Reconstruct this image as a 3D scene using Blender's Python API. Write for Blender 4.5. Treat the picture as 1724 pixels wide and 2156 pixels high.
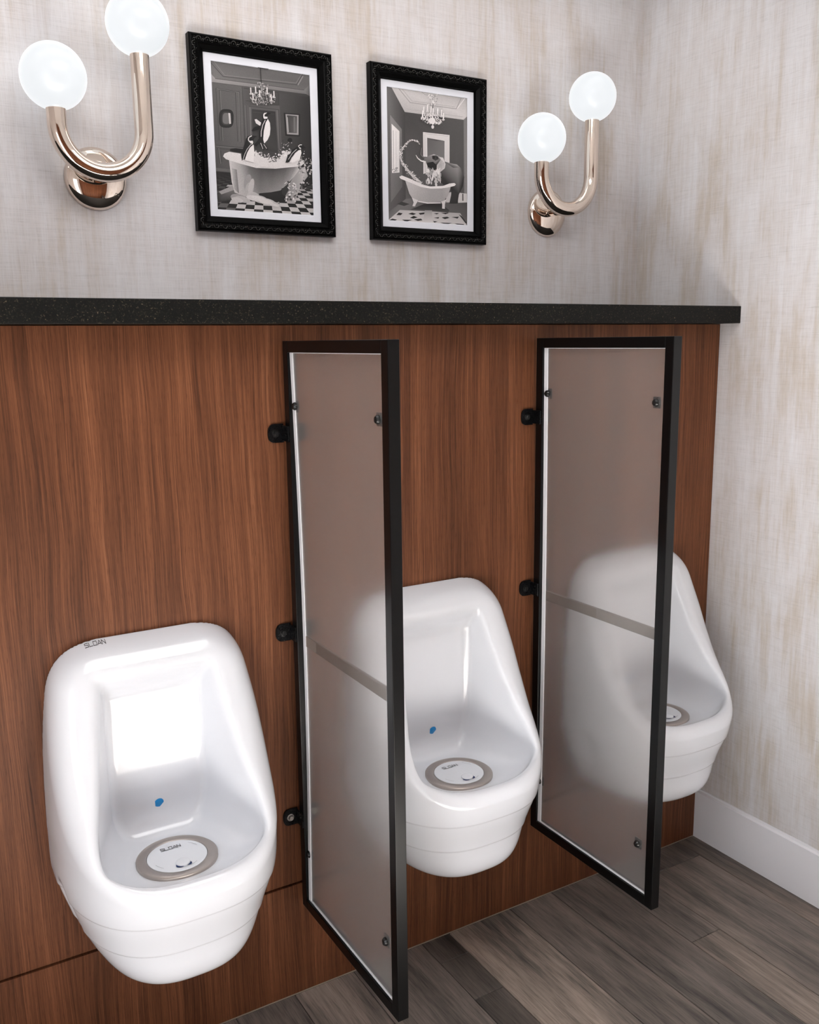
import bpy, bmesh, math, random
import numpy as np
from mathutils import Vector, Matrix

for o in list(bpy.data.objects):
    bpy.data.objects.remove(o, do_unlink=True)
scene = bpy.context.scene
COL = scene.collection
PI = math.pi

# ------------------------------------------------------------------ camera
cam_d = bpy.data.cameras.new('camera')
cam = bpy.data.objects.new('camera', cam_d)
COL.objects.link(cam)
RT = Vector((0.8590394, -0.5117675, -0.0120548))
UP = Vector((0.1040832, 0.1515576, 0.9829532))
FW = Vector((0.5012165, 0.8456502, -0.1834603))
m3 = Matrix((RT, UP, -FW)).transposed()
cam.matrix_world = Matrix.Translation((-1.31947, -1.85799, 1.56561)) @ m3.to_4x4()
cam_d.sensor_fit = 'HORIZONTAL'
cam_d.sensor_width = 36.0
cam_d.lens = 1929.764 / 1724 * 36.0
cam_d.clip_start = 0.02
scene.camera = cam

# ------------------------------------------------------------------ light
scene.view_settings.view_transform = 'Standard'
scene.view_settings.look = 'None'
scene.view_settings.gamma = 1.0
scene.view_settings.use_curve_mapping = False
scene.view_settings.exposure = 0.0
scene.cycles.max_bounces = 8
scene.cycles.diffuse_bounces = 3
scene.cycles.glossy_bounces = 4
scene.cycles.transmission_bounces = 8

world = bpy.data.worlds.new('world')
scene.world = world
world.use_nodes = True
wn = world.node_tree.nodes
wn['Background'].inputs['Color'].default_value = (0.82, 0.9, 1.0, 1)
wn['Background'].inputs['Strength'].default_value = 0.6

def area_light(name, loc, rot, sx, sy, energy, color):
    d = bpy.data.lights.new(name, 'AREA')
    d.shape = 'RECTANGLE'; d.size = sx; d.size_y = sy
    d.energy = energy; d.color = color
    o = bpy.data.objects.new(name, d); COL.objects.link(o)
    o.location = loc; o.rotation_euler = rot
    return o
# daylight through the open doorway in the left wall
DOOR_Y0, DOOR_Y1, DOOR_H = -2.15, -1.20, 2.05
XL = -2.20
area_light('doorway_daylight', (XL + 0.02, (DOOR_Y0 + DOOR_Y1) / 2, DOOR_H / 2), (0, -PI / 2, 0),
           DOOR_H - 0.04, DOOR_Y1 - DOOR_Y0 - 0.04, 20.0, (0.96, 0.975, 1.0))
# sunlight falling through the doorway onto the floor
sun_d = bpy.data.lights.new('sun', 'SUN'); sun_d.energy = 310.0; sun_d.angle = math.radians(0.6); sun_d.color = (0.86, 0.95, 1.0)
sun = bpy.data.objects.new('sun', sun_d); COL.objects.link(sun)
sun.rotation_euler = Vector((0.76, -0.02, -0.65)).to_track_quat('-Z', 'Y').to_euler()
sun.location = (XL - 2, -1.3, 3.5)
# unseen fill strip above the ledge, added to brighten the upper wall
area_light('upper_wall_fill', (-0.7, 0.08, 2.60), (0, 0, 0), 2.7, 0.22, 3.0, (1.0, 0.97, 0.95))
# square ceiling lamp in the middle of the room
area_light('ceiling_lamp_light', (-0.6, -1.0, 2.60), (0, 0, 0), 0.9, 0.9, 15.0, (1.0, 0.98, 0.97))

# ------------------------------------------------------------------ measures (metres)
W = 0.8322          # right wall
D = 0.348           # upper wall behind the ledge
ZT, ZB = 1.6507, 1.6035
OV = 0.0703
ZG = 0.2937
X1, X2 = -0.5252, 0.1603
YR = -3.0           # rear wall
ZC = 2.62           # ceiling

# ------------------------------------------------------------------ helpers
def srgb(r, g, b):
    f = lambda c: (c / 255 / 12.92) if c <= 10 else ((c / 255 + 0.055) / 1.055) ** 2.4
    return (f(r), f(g), f(b), 1.0)

def new_mat(name):
    m = bpy.data.materials.new(name); m.use_nodes = True
    nt = m.node_tree
    return m, nt, nt.nodes['Principled BSDF']

def simple(name, col, rough=0.5, metal=0.0, bump=0.0, bscale=200, coat=0.0, spec=0.5):
    m, nt, b = new_mat(name)
    b.inputs['Base Color'].default_value = col
    b.inputs['Roughness'].default_value = rough
    b.inputs['Metallic'].default_value = metal
    b.inputs['Coat Weight'].default_value = coat
    b.inputs['Specular IOR Level'].default_value = spec
    # fine procedural variation of the roughness
    tc = nt.nodes.new('ShaderNodeTexCoord')
    n = nt.nodes.new('ShaderNodeTexNoise'); n.inputs['Scale'].default_value = bscale
    nt.links.new(tc.outputs['Object'], n.inputs['Vector'])
    mr = nt.nodes.new('ShaderNodeMapRange')
    mr.inputs['To Min'].default_value = rough * 0.88; mr.inputs['To Max'].default_value = min(1, rough * 1.12)
    nt.links.new(n.outputs['Fac'], mr.inputs['Value'])
    nt.links.new(mr.outputs['Result'], b.inputs['Roughness'])
    if bump:
        bp = nt.nodes.new('ShaderNodeBump'); bp.inputs['Strength'].default_value = bump; bp.inputs['Distance'].default_value = 0.001
        nt.links.new(n.outputs['Fac'], bp.inputs['Height']); nt.links.new(bp.outputs['Normal'], b.inputs['Normal'])
    return m

def link(o, parent=None):
    COL.objects.link(o)
    if parent is not None:
        o.parent = parent
    return o

def mesh_obj(name, bm, mat, parent=None, smooth=False, loc=None):
    me = bpy.data.meshes.new(name)
    bm.normal_update(); bm.to_mesh(me); bm.free()
    if mat is not None:
        me.materials.append(mat)
    if smooth:
        for p in me.polygons: p.use_smooth = True
    o = bpy.data.objects.new(name, me)
    if loc is not None: o.location = loc
    return link(o, parent)

def empty(name, loc):
    o = bpy.data.objects.new(name, None); o.empty_display_size = 0.05
    o.location = loc
    return link(o)

def tag(o, label, cat, group=None):
    o['label'] = label; o['category'] = cat
    if group: o['group'] = group
    return o

def struct(o, label=None):
    o['kind'] = 'structure'
    if label: o['label'] = label
    return o

def box(bm, x0, x1, y0, y1, z0, z1, bevel=0.0, seg=2):
    b2 = bmesh.new()
    vs = [b2.verts.new((x, y, z)) for x in (x0, x1) for y in (y0, y1) for z in (z0, z1)]
    for f in ((0, 1, 3, 2), (4, 6, 7, 5), (0, 4, 5, 1), (2, 3, 7, 6), (0, 2, 6, 4), (1, 5, 7, 3)):
        b2.faces.new([vs[i] for i in f])
    if bevel > 0:
        bmesh.ops.bevel(b2, geom=list(b2.edges), offset=bevel, segments=seg, affect='EDGES', profile=0.5)
    bmesh.ops.recalc_face_normals(b2, faces=b2.faces)
    merge(bm, b2)

def merge(bm, b2):
    me = bpy.data.meshes.new('tmp'); b2.to_mesh(me); b2.free()
    bm.from_mesh(me); bpy.data.meshes.remove(me)

def lathe(bm, prof, n=48, axis='Z', center=(0, 0, 0), close_ends=True):
    """prof: (radius, height) pairs; revolved about axis."""
    rings = []
    for r, h in prof:
        ring = []
        for i in range(n):
            a = 2 * PI * i / n
            c, s = r * math.cos(a), r * math.sin(a)
            if axis == 'Z': p = (c, s, h)
            elif axis == 'Y': p = (c, h, s)
            else: p = (h, c, s)
            ring.append(bm.verts.new((p[0] + center[0], p[1] + center[1], p[2] + center[2])))
        rings.append(ring)
    for a, b in zip(rings[:-1], rings[1:]):
        for i in range(n):
            bm.faces.new((a[i], a[(i + 1) % n], b[(i + 1) % n], b[i]))
    if close_ends:
        bm.faces.new(rings[0][::-1]); bm.faces.new(rings[-1])
    bmesh.ops.recalc_face_normals(bm, faces=bm.faces)

def sweep(bm, path, radius, n=20, caps=True):
    """tube along a path of 3D points (parallel transport); radius number or list."""
    P = [Vector(p) for p in path]
    rs = radius if isinstance(radius, (list, tuple)) else [radius] * len(P)
    t0 = (P[1] - P[0]).normalized()
    ref = Vector((0, 1, 0)) if abs(t0.y) < 0.9 else Vector((1, 0, 0))
    u = (ref - t0 * ref.dot(t0)).normalized()
    rings = []
    for i, p in enumerate(P):
        t = (P[min(i + 1, len(P) - 1)] - P[max(i - 1, 0)]).normalized()
        u = (u - t * u.dot(t)).normalized(); v = t.cross(u)
        rings.append([bm.verts.new(p + (u * math.cos(2 * PI * k / n) + v * math.sin(2 * PI * k / n)) * rs[i]) for k in range(n)])
    for a, b in zip(rings[:-1], rings[1:]):
        for k in range(n):
            bm.faces.new((a[k], a[(k + 1) % n], b[(k + 1) % n], b[k]))
    if caps:
        bm.faces.new(rings[0][::-1]); bm.faces.new(rings[-1])

def prism(bm, pts, y0, y1):
    """extrude an XZ outline along y."""
    a = [bm.verts.new((x, y0, z)) for x, z in pts]
    b = [bm.verts.new((x, y1, z)) for x, z in pts]
    n = len(pts)
    bm.faces.new(a); bm.faces.new(b[::-1])
    for i in range(n):
        bm.faces.new((a[i], b[i], b[(i + 1) % n], a[(i + 1) % n]))
    bmesh.ops.recalc_face_normals(bm, faces=bm.faces)

# ------------------------------------------------------------------ node helpers
def N(nt, kind, **kw):
    n = nt.nodes.new(kind)
    for k, v in kw.items():
        if k in n.inputs: n.inputs[k].default_value = v
        else: setattr(n, k, v)
    return n

def coords(nt, scale, src='Object', rot=(0, 0, 0)):
    tc = nt.nodes.new('ShaderNodeTexCoord')
    mp = nt.nodes.new('ShaderNodeMapping')
    mp.inputs['Scale'].default_value = scale
    mp.inputs['Rotation'].default_value = rot
    nt.links.new(tc.outputs[src], mp.inputs['Vector'])
    return mp.outputs['Vector']

def noise(nt, vec, scale=1.0, detail=4.0, rough=0.55, dist=0.0):
    n = nt.nodes.new('ShaderNodeTexNoise')
    n.inputs['Scale'].default_value = scale; n.inputs['Detail'].default_value = detail
    n.inputs['Roughness'].default_value = rough; n.inputs['Distortion'].default_value = dist
    nt.links.new(vec, n.inputs['Vector'])
    return n.outputs['Fac']

def ramp(nt, fac, stops):
    r = nt.nodes.new('ShaderNodeValToRGB')
    e = r.color_ramp.elements
    while len(e) < len(stops): e.new(0.5)
    for el, (pos, c) in zip(e, stops):
        el.position = pos; el.color = c if len(c) == 4 else (*c, 1)
    nt.links.new(fac, r.inputs['Fac'])
    return r.outputs['Color']

def mixc(nt, fac, a, b, mode='MIX'):
    m = nt.nodes.new('ShaderNodeMix'); m.data_type = 'RGBA'; m.blend_type = mode
    if isinstance(fac, (int, float)): m.inputs['Factor'].default_value = fac
    else: nt.links.new(fac, m.inputs['Factor'])
    for s, i in ((a, 6), (b, 7)):
        if isinstance(s, tuple): m.inputs[i].default_value = s
        else: nt.links.new(s, m.inputs[i])
    return m.outputs[2]

def math_n(nt, op, a, b=None):
    m = nt.nodes.new('ShaderNodeMath'); m.operation = op
    for i, s in enumerate((a, b)):
        if s is None: continue
        if isinstance(s, (int, float)): m.inputs[i].default_value = s
        else: nt.links.new(s, m.inputs[i])
    return m.outputs[0]

def bump(nt, b, h, strength, dist=0.001):
    bp = nt.nodes.new('ShaderNodeBump'); bp.inputs['Strength'].default_value = strength; bp.inputs['Distance'].default_value = dist
    nt.links.new(h, bp.inputs['Height']); nt.links.new(bp.outputs['Normal'], b.inputs['Normal'])

# ------------------------------------------------------------------ materials
def mat_wallpaper():
    m, nt, b = new_mat('linen_wallpaper')
    blotch = noise(nt, coords(nt, (11, 11, 3.0)), 1.0, 5, 0.62, 0.25)
    blotch2 = noise(nt, coords(nt, (2.2, 2.2, 1.3)), 1.0, 2, 0.5)
    vstreak = noise(nt, coords(nt, (75, 75, 3.0)), 1.0, 5, 0.65)
    vfine = noise(nt, coords(nt, (620, 620, 22)), 1.0, 3, 0.6)
    hfine = noise(nt, coords(nt, (16, 16, 520)), 1.0, 3, 0.6)
    hmark = noise(nt, coords(nt, (9, 9, 190)), 1.0, 4, 0.7)
    t = math_n(nt, 'ADD', math_n(nt, 'MULTIPLY', blotch, 0.62), math_n(nt, 'MULTIPLY', vstreak, 0.34))
    t = math_n(nt, 'ADD', t, math_n(nt, 'MULTIPLY', blotch2, 0.30))
    c = ramp(nt, t, [(0.53, srgb(220, 218, 220)), (0.65, srgb(211, 206, 205)), (0.74, srgb(201, 192, 184)), (0.90, srgb(182, 167, 152))])
    f = math_n(nt, 'ADD', math_n(nt, 'MULTIPLY', vfine, 0.5), math_n(nt, 'MULTIPLY', hfine, 0.5))
    c = mixc(nt, 0.42, c, ramp(nt, f, [(0.36, (0.70, 0.69, 0.68)), (0.5, (1, 1, 1)), (0.68, (1.1, 1.1, 1.1))]), 'MULTIPLY')
    c = mixc(nt, 0.35, c, ramp(nt, hmark, [(0.27, (0.55, 0.51, 0.47)), (0.36, (1, 1, 1))]), 'MULTIPLY')
    nt.links.new(c, b.inputs['Base Color'])
    b.inputs['Roughness'].default_value = 0.72
    b.inputs['Specular IOR Level'].default_value = 0.3
    bump(nt, b, f, 0.25, 0.0006)
    return m

def mat_wood():
    m, nt, b = new_mat('walnut_laminate')
    warp = noise(nt, coords(nt, (5, 5, 1.6)), 1.0, 2, 0.5)
    tc = nt.nodes.new('ShaderNodeTexCoord')
    sep = nt.nodes.new('ShaderNodeSeparateXYZ'); nt.links.new(tc.outputs['Object'], sep.inputs[0])
    xw = math_n(nt, 'ADD', sep.outputs[0], math_n(nt, 'MULTIPLY', warp, 0.045))
    def v(sx, sz):
        cb = nt.nodes.new('ShaderNodeCombineXYZ')
        nt.links.new(math_n(nt, 'MULTIPLY', xw, sx), cb.inputs[0])
        nt.links.new(math_n(nt, 'MULTIPLY', sep.outputs[2], sz), cb.inputs[2])
        return cb.outputs[0]
    broad = noise(nt, v(16, 0.5), 1, 3, 0.55)
    med = noise(nt, v(130, 1.8), 1, 4, 0.6)
    fine = noise(nt, v(430, 5.0), 1, 4, 0.65)
    lines = noise(nt, v(300, 2.6), 1, 3, 0.5)
    pore = noise(nt, v(800, 40), 1, 2, 0.5)
    t = math_n(nt, 'ADD', math_n(nt, 'MULTIPLY', broad, 0.36), math_n(nt, 'MULTIPLY', med, 0.34))
    t = math_n(nt, 'ADD', t, math_n(nt, 'MULTIPLY', fine, 0.46))
    c = ramp(nt, t, [(0.40, srgb(54, 31, 20)), (0.53, srgb(88, 53, 34)), (0.63, srgb(112, 69, 45)), (0.76, srgb(142, 95, 66))])
    c = mixc(nt, 0.6, c, ramp(nt, pore, [(0.32, (0.55, 0.5, 0.46)), (0.44, (1, 1, 1))]), 'MULTIPLY')
    c = mixc(nt, 0.75, c, ramp(nt, lines, [(0.31, (0.40, 0.36, 0.33)), (0.37, (1, 1, 1))]), 'MULTIPLY')
    nt.links.new(c, b.inputs['Base Color'])
    b.inputs['Roughness'].default_value = 0.46
    b.inputs['Specular IOR Level'].default_value = 0.2
    bump(nt, b, math_n(nt, 'ADD', fine, pore), 0.25, 0.0005)
    return m

def mat_plank():
    m, nt, b = new_mat('weathered_plank')
    oi = nt.nodes.new('ShaderNodeObjectInfo')
    tc = nt.nodes.new('ShaderNodeTexCoord')
    off = nt.nodes.new('ShaderNodeVectorMath'); off.operation = 'ADD'
    sc = nt.nodes.new('ShaderNodeVectorMath'); sc.operation = 'SCALE'; sc.inputs[0].default_value = (13, 29, 7)
    nt.links.new(oi.outputs['Random'], sc.inputs['Scale'])
    nt.links.new(tc.outputs['Object'], off.inputs[0]); nt.links.new(sc.outputs[0], off.inputs[1])
    def v(s):
        mp = nt.nodes.new('ShaderNodeMapping'); mp.inputs['Scale'].default_value = s
        nt.links.new(off.outputs[0], mp.inputs['Vector']); return mp.outputs['Vector']
    broad = noise(nt, v((13, 2.2, 1)), 1, 4, 0.6, 0.4)
    med = noise(nt, v((70, 4.0, 1)), 1, 4, 0.6)
    fine = noise(nt, v((330, 16, 1)), 1, 4, 0.65)
    t = math_n(nt, 'ADD', math_n(nt, 'MULTIPLY', broad, 0.62), math_n(nt, 'MULTIPLY', med, 0.30))
    t = math_n(nt, 'ADD', t, math_n(nt, 'MULTIPLY', fine, 0.20))
    c = ramp(nt, t, [(0.40, srgb(66, 64, 62)), (0.52, srgb(114, 106, 100)), (0.66, srgb(148, 136, 128)), (0.8, srgb(170, 157, 147))])
    c = mixc(nt, 1.0, c, oi.outputs['Color'], 'MULTIPLY')
    c = mixc(nt, 0.5, c, ramp(nt, fine, [(0.36, (0.6, 0.6, 0.6)), (0.5, (1, 1, 1))]), 'MULTIPLY')
    nt.links.new(c, b.inputs['Base Color'])
    b.inputs['Roughness'].default_value = 0.5
    bump(nt, b, fine, 0.3, 0.0006)
    return m

def mat_stone():
    m, nt, b = new_mat('black_stone')
    sp = noise(nt, coords(nt, (260, 260, 260)), 1, 5, 0.75)
    vein = noise(nt, coords(nt, (22, 22, 60)), 1, 5, 0.7, 1.2)
    c = ramp(nt, sp, [(0.47, srgb(5, 6, 5)), (0.60, srgb(18, 18, 14)), (0.70, srgb(120, 108, 88))])
    c = mixc(nt, 0.6, c, ramp(nt, vein, [(0.40, (0.45, 0.45, 0.45)), (0.55, (1, 1, 1)), (0.66, (2.0, 1.8, 1.5))]), 'MULTIPLY')
    nt.links.new(c, b.inputs['Base Color'])
    b.inputs['Roughness'].default_value = 0.5
    b.inputs['Specular IOR Level'].default_value = 0.2
    bump(nt, b, sp, 0.3, 0.0008)
    return m

def mat_frost():
    m, nt, b = new_mat('frosted_acrylic')
    b.inputs['Base Color'].default_value = (0.95, 0.935, 0.925, 1)
    b.inputs['Transmission Weight'].default_value = 0.955
    b.inputs['IOR'].default_value = 1.58
    n = noise(nt, coords(nt, (160, 160, 160)), 1, 3, 0.5)
    mr = nt.nodes.new('ShaderNodeMapRange'); mr.inputs['To Min'].default_value = 0.145; mr.inputs['To Max'].default_value = 0.17
    nt.links.new(n, mr.inputs['Value']); nt.links.new(mr.outputs['Result'], b.inputs['Roughness'])
    tr = nt.nodes.new('ShaderNodeBsdfTranslucent'); tr.inputs['Color'].default_value = (0.93, 0.92, 0.915, 1)
    mx = nt.nodes.new('ShaderNodeMixShader'); mx.inputs[0].default_value = 0.07
    nt.links.new(b.outputs[0], mx.inputs[1]); nt.links.new(tr.outputs[0], mx.inputs[2])
    nt.links.new(mx.outputs[0], nt.nodes['Material Output'].inputs['Surface'])
    return m

M_PAPER = mat_wallpaper()
M_WOOD = mat_wood()
M_PLANK = mat_plank()
M_STONE = mat_stone()
M_FROST = mat_frost()
M_CERAMIC = simple('white_vitreous_china', (0.765, 0.785, 0.83, 1), 0.09, coat=0.2, bscale=6)
M_BLACK = simple('black_powder_coat', (0.0015, 0.0016, 0.0018, 1), 0.3, bscale=900, spec=0.28)
M_BLACKM = simple('black_bracket_metal', (0.004, 0.004, 0.0045, 1), 0.28, bscale=300, spec=0.15)
M_BOLT = simple('steel_bolt', (0.32, 0.30, 0.29, 1), 0.3, metal=1.0)
M_MIDRAIL = simple('smoked_acrylic_bar', (0.40, 0.34, 0.30, 1), 0.2)
M_MIDRAIL.node_tree.nodes['Principled BSDF'].inputs['Transmission Weight'].default_value = 0.55
M_MIDRAIL.node_tree.nodes['Principled BSDF'].inputs['IOR'].default_value = 1.2
M_SCREW = simple('dark_screw', (0.03, 0.03, 0.03, 1), 0.25, metal=0.6)
M_NICKEL = simple('polished_nickel', (0.80, 0.70, 0.62, 1), 0.045, metal=1.0, bscale=3)
M_STEEL = simple('brushed_steel_ring', (0.46, 0.41, 0.375, 1), 0.34, metal=0.85, bscale=60)
M_DISC = simple('white_plastic_cover', (0.78, 0.80, 0.84, 1), 0.45, spec=0.3)
M_INK = simple('black_ink', (0.02, 0.02, 0.025, 1), 0.5)
M_GREYINK = simple('grey_ink', (0.25, 0.25, 0.28, 1), 0.5)
M_BLUE = simple('blue_decal', srgb(16, 138, 208), 0.35)
M_DEEPBLUE = simple('dark_blue_outlet', srgb(8, 40, 92), 0.4)
M_WHITE = simple('white_trim_paint', srgb(240, 239, 243), 0.45, bump=0.05)
M_CEIL = simple('ceiling_paint', srgb(205, 203, 202), 0.8)
M_EDGE = simple('white_acrylic_edge', srgb(236, 236, 240), 0.35)
M_GAP = simple('dark_gap', srgb(14, 10, 8), 0.8)
M_CAULK = simple('pale_caulk', srgb(150, 136, 122), 0.6)
M_FRAMEBLK = simple('black_lacquer_frame', (0.0012, 0.0012, 0.0012, 1), 0.3, bscale=80, spec=0.06)
M_CARVE = simple('black_lacquer_carving', (0.010, 0.010, 0.008, 1), 0.25, bscale=80, spec=0.55)
M_MATB = simple('white_mat_board', srgb(232, 234, 242), 0.8, bump=0.05)
M_RUB = simple('subfloor', srgb(30, 28, 26), 0.9)

m, nt, b = new_mat('opal_glass')
b.inputs['Base Color'].default_value = (0.14, 0.14, 0.145, 1)
b.inputs['Roughness'].default_value = 0.3
b.inputs['Emission Color'].default_value = (0.93, 0.97, 1.0, 1)
b.inputs['Emission Strength'].default_value = 0.8
lw = nt.nodes.new('ShaderNodeTexNoise'); lw.inputs['Scale'].default_value = 4
M_OPAL = m

m, nt, b = new_mat('printed_paper')
at = nt.nodes.new('ShaderNodeVertexColor'); at.layer_name = 'ink'
g = noise(nt, coords(nt, (900, 900, 900)), 1, 2, 0.5)
c = mixc(nt, 0.35, at.outputs['Color'], ramp(nt, g, [(0.3, (0.6, 0.6, 0.6)), (0.7, (1.4, 1.4, 1.4))]), 'MULTIPLY')
nt.links.new(c, b.inputs['Base Color'])
b.inputs['Roughness'].default_value = 0.6
M_PRINT = m

# ------------------------------------------------------------------ setting
def plain_box(name, mat, x0, x1, y0, y1, z0, z1, parent=None, bevel=0.0):
    bm = bmesh.new(); box(bm, x0, x1, y0, y1, z0, z1, bevel)
    return mesh_obj(name, bm, mat, parent)

struct(plain_box('wall_back', M_PAPER, XL - 0.1, W + 0.1, D, D + 0.1, -0.1, ZC), 'upper back wall covered in beige linen-textured wallpaper')
struct(plain_box('wall_right', M_PAPER, W, W + 0.1, YR, D, -0.1, ZC), 'right side wall covered in beige linen-textured wallpaper')
struct(plain_box('wall_rear', M_WOOD, XL - 0.1, W + 0.1, YR - 0.1, YR, -0.1, ZC))
struct(plain_box('ceiling', M_CEIL, XL - 0.1, W + 0.1, YR - 0.1, D + 0.1, ZC, ZC + 0.1))
bm = bmesh.new()
box(bm, XL - 0.1, XL, YR, DOOR_Y0, -0.1, ZC)
box(bm, XL - 0.1, XL, DOOR_Y1, D, -0.1, ZC)
box(bm, XL - 0.1, XL, DOOR_Y0, DOOR_Y1, DOOR_H, ZC)
struct(mesh_obj('wall_left', bm, M_PAPER), 'left side wall with open doorway')
bm = bmesh.new()
for y in (DOOR_Y0 - 0.06, DOOR_Y1):
    box(bm, XL, XL + 0.015, y, y + 0.06, 0, DOOR_H + 0.06, 0.003)
box(bm, XL, XL + 0.015, DOOR_Y0, DOOR_Y1, DOOR_H, DOOR_H + 0.06, 0.003)
struct(mesh_obj('trim_2', bm, M_WHITE), 'white doorway casing')

# wood-clad lower wall: two laminate panels with a dark reveal between them
low = plain_box('wall_back_lower', M_GAP, XL, W - 0.001, 0.018, D, 0.0, ZB - 0.002)
struct(low, 'walnut laminate clad half-height wall')
for z0, z1 in ((0.0, ZG - 0.004), (ZG + 0.004, ZB - 0.001)):
    plain_box('wood_panel', M_WOOD, XL, W - 0.001, 0.0, 0.0175, z0, z1, low, 0.0012)
plain_box('reveal_strip', M_WOOD, XL, W - 0.001, 0.006, 0.0175, ZG - 0.0015, ZG + 0.0032, low)

ledge = plain_box('stone_ledge', M_STONE, XL, W - 0.001, -OV, D - 0.001, ZB, ZT, bevel=0.0015)
tag(ledge, 'long black speckled stone ledge capping the walnut panelled half wall', 'ledge')

# floor: planks of mixed width
floor = plain_box('floor', M_RUB, XL - 0.1, W + 0.1, YR - 0.1, D + 0.1, -0.1, -0.012)
struct(floor, 'grey-brown wood plank floor')
random.seed(7)
def plank(x0, x1, y0, y1, tone):
    g = 0.0009
    bm = bmesh.new(); box(bm, x0 + g, x1 - g, y0 + g, y1 - g, -0.0115, 0.0, 0.0008, 1)
    o = mesh_obj('plank', bm, M_PLANK, floor)
    o.color = (tone[0], tone[1], tone[2], 1)
YB = -0.001
def T(v, w=0.0): return (v * (1 + w), v, v * (1 - w))
cols = [(-0.561, -0.400, [(-0.75, T(.95, .02)), (-2.0, T(.8))]),
        (-0.400, -0.197, [(-0.55, T(.78)), (-1.6, T(1.0, .03))]),
        (-0.197, -0.111, [(-0.093, T(.55)), (-0.245, T(.62)), (-0.80, T(.52)), (-1.9, T(.8))]),
        (-0.111, 0.091, [(-1.15, T(1.3, .04)), (-2.2, T(.8))]),
        (0.091, 0.240, [(-1.6, T(.74, .01))]),
        (0.240, 0.411, [(-0.95, T(.80)), (-2.1, T(1.0))]),
        (0.411, 0.517, [(-0.369, T(.78)), (-1.7, T(1.0, .04))]),
        (0.517, 0.751, [(-0.089, T(.66)), (-1.9, T(.86, .02))]),
        (0.751, W + 0.05, [(-1.3, T(.86, .06)), (-2.5, T(.8))])]
xs = -0.561
for w_ in (.15, .21, .09, .17, .2, .11, .15, .23, .17, .2, .11, .21, .17, .15, .23, .2, .17, .2):
    cols.insert(0, (max(XL, xs - w_), xs, [(-random.uniform(.4, 1.2), T(random.uniform(.7, 1.1))), (-random.uniform(1.5, 2.4), T(random.uniform(.7, 1.1)))]))
    xs -= w_
    if xs <= XL: break
for x0, x1, segs in cols:
    y = YB
    for ye, tone in segs + [(YR, T(.85))]:
        plank(x0, x1, ye, y, tone); y = ye

struct(plain_box('trim_1', M_CAULK, XL, W - 0.014, -0.002, 0.0, 0.0, 0.002), 'thin pale sealant line along the foot of the wood wall')
bm = bmesh.new()
prism(bm, [(W - 0.012, 0.0), (W, 0.0), (W, 0.163), (W - 0.004, 0.163), (W - 0.004, 0.157), (W - 0.012, 0.154)], YR, -0.0005)
struct(mesh_obj('baseboard_right', bm, M_WHITE), 'white baseboard along the right wall')

# ------------------------------------------------------------------ urinal shape (implicit surface, meshed with surface nets)
def herm(k, v, z):
    k = np.asarray(k, float); v = np.asarray(v, float)
    h = np.diff(k); dl = np.diff(v) / h
    mm = np.zeros_like(v); mm[0] = dl[0]; mm[-1] = dl[-1]
    mm[1:-1] = (dl[:-1] * h[1:] + dl[1:] * h[:-1]) / (h[1:] + h[:-1])
    z = np.clip(z, k[0], k[-1]); i = np.clip(np.searchsorted(k, z, side='right') - 1, 0, len(k) - 2)
    t = (z - k[i]) / h[i]
    return v[i] * (2*t**3-3*t**2+1) + h[i]*mm[i]*(t**3-2*t**2+t) + v[i+1]*(-2*t**3+3*t**2) + h[i]*mm[i+1]*(t**3-t**2)
TZ = np.linspace(0.25, 1.05, 801)
KA = [.27, .34, .42, .50, .58, .68, .80, .90, .98]
TA = herm(KA, [0.196, 0.1668, 0.1924, 0.215, 0.2214, 0.2204, 0.2146, 0.202, 0.186], TZ)
TB = herm([.27, .34, .42, .50, .60], [0.3, 0.2792, 0.2767, 0.3025, 0.3237], TZ)
TR = herm([.54, .60, .66, .74, .82, .90, .98], [0.3688, 0.2797, 0.2071, 0.1504, 0.1137, 0.0817, 0.0603], TZ)
def sstep(a, b, x):
    t = np.clip((x - a) / (b - a), 0, 1); return t * t * (3 - 2 * t)
# two shallow tiers around the bowl
TSTEP = 0.0022 * (1 - sstep(0.492, 0.497, TZ)) + 0.0026 * (1 - sstep(0.416, 0.421, TZ)) \
      - 0.0028 * sstep(0.43, 0.492, TZ) * (1 - sstep(0.497, 0.4971, TZ)) * 0
TA = TA - TSTEP + 0.003 * (TZ < 0.6) * (1 - sstep(0.5, 0.6, TZ)); TB = TB - TSTEP + 0.003 * (1 - sstep(0.5, 0.6, TZ))
def smax(a, b, k):
    h = np.maximum(k - np.abs(a - b), 0) / k
    return np.maximum(a, b) + h * h * k * 0.25
def smin(a, b, k): return -smax(-a, -b, k)
NEXP = 2.6878
def F_body(x, y, z):
    a = np.interp(z, TZ, TA); bb = np.interp(z, TZ, TB); r = np.interp(z, TZ, TR)
    ym = np.minimum(y, 0)
    g = (np.abs(x / a) ** NEXP + np.abs(ym / bb) ** NEXP + 1e-12) ** (1 / NEXP)
    sl = (g - 1) * np.minimum(a, bb)
    f = smax(sl, (-y - r) * 0.8, 0.062)
    f = smax(f, z - 0.991, 0.1008)
    f = smax(f, 0.3159 - z, 0.0749)
    # finger scoops behind the bowl, low on both sides
    e = np.sqrt(((np.abs(x) - 0.232) / 0.045) ** 2 + ((y + 0.085) / 0.048) ** 2 + ((z - 0.435) / 0.085) ** 2)
    f = smax(f, -(e - 1) * 0.045, 0.012)
    return f, sl
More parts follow.
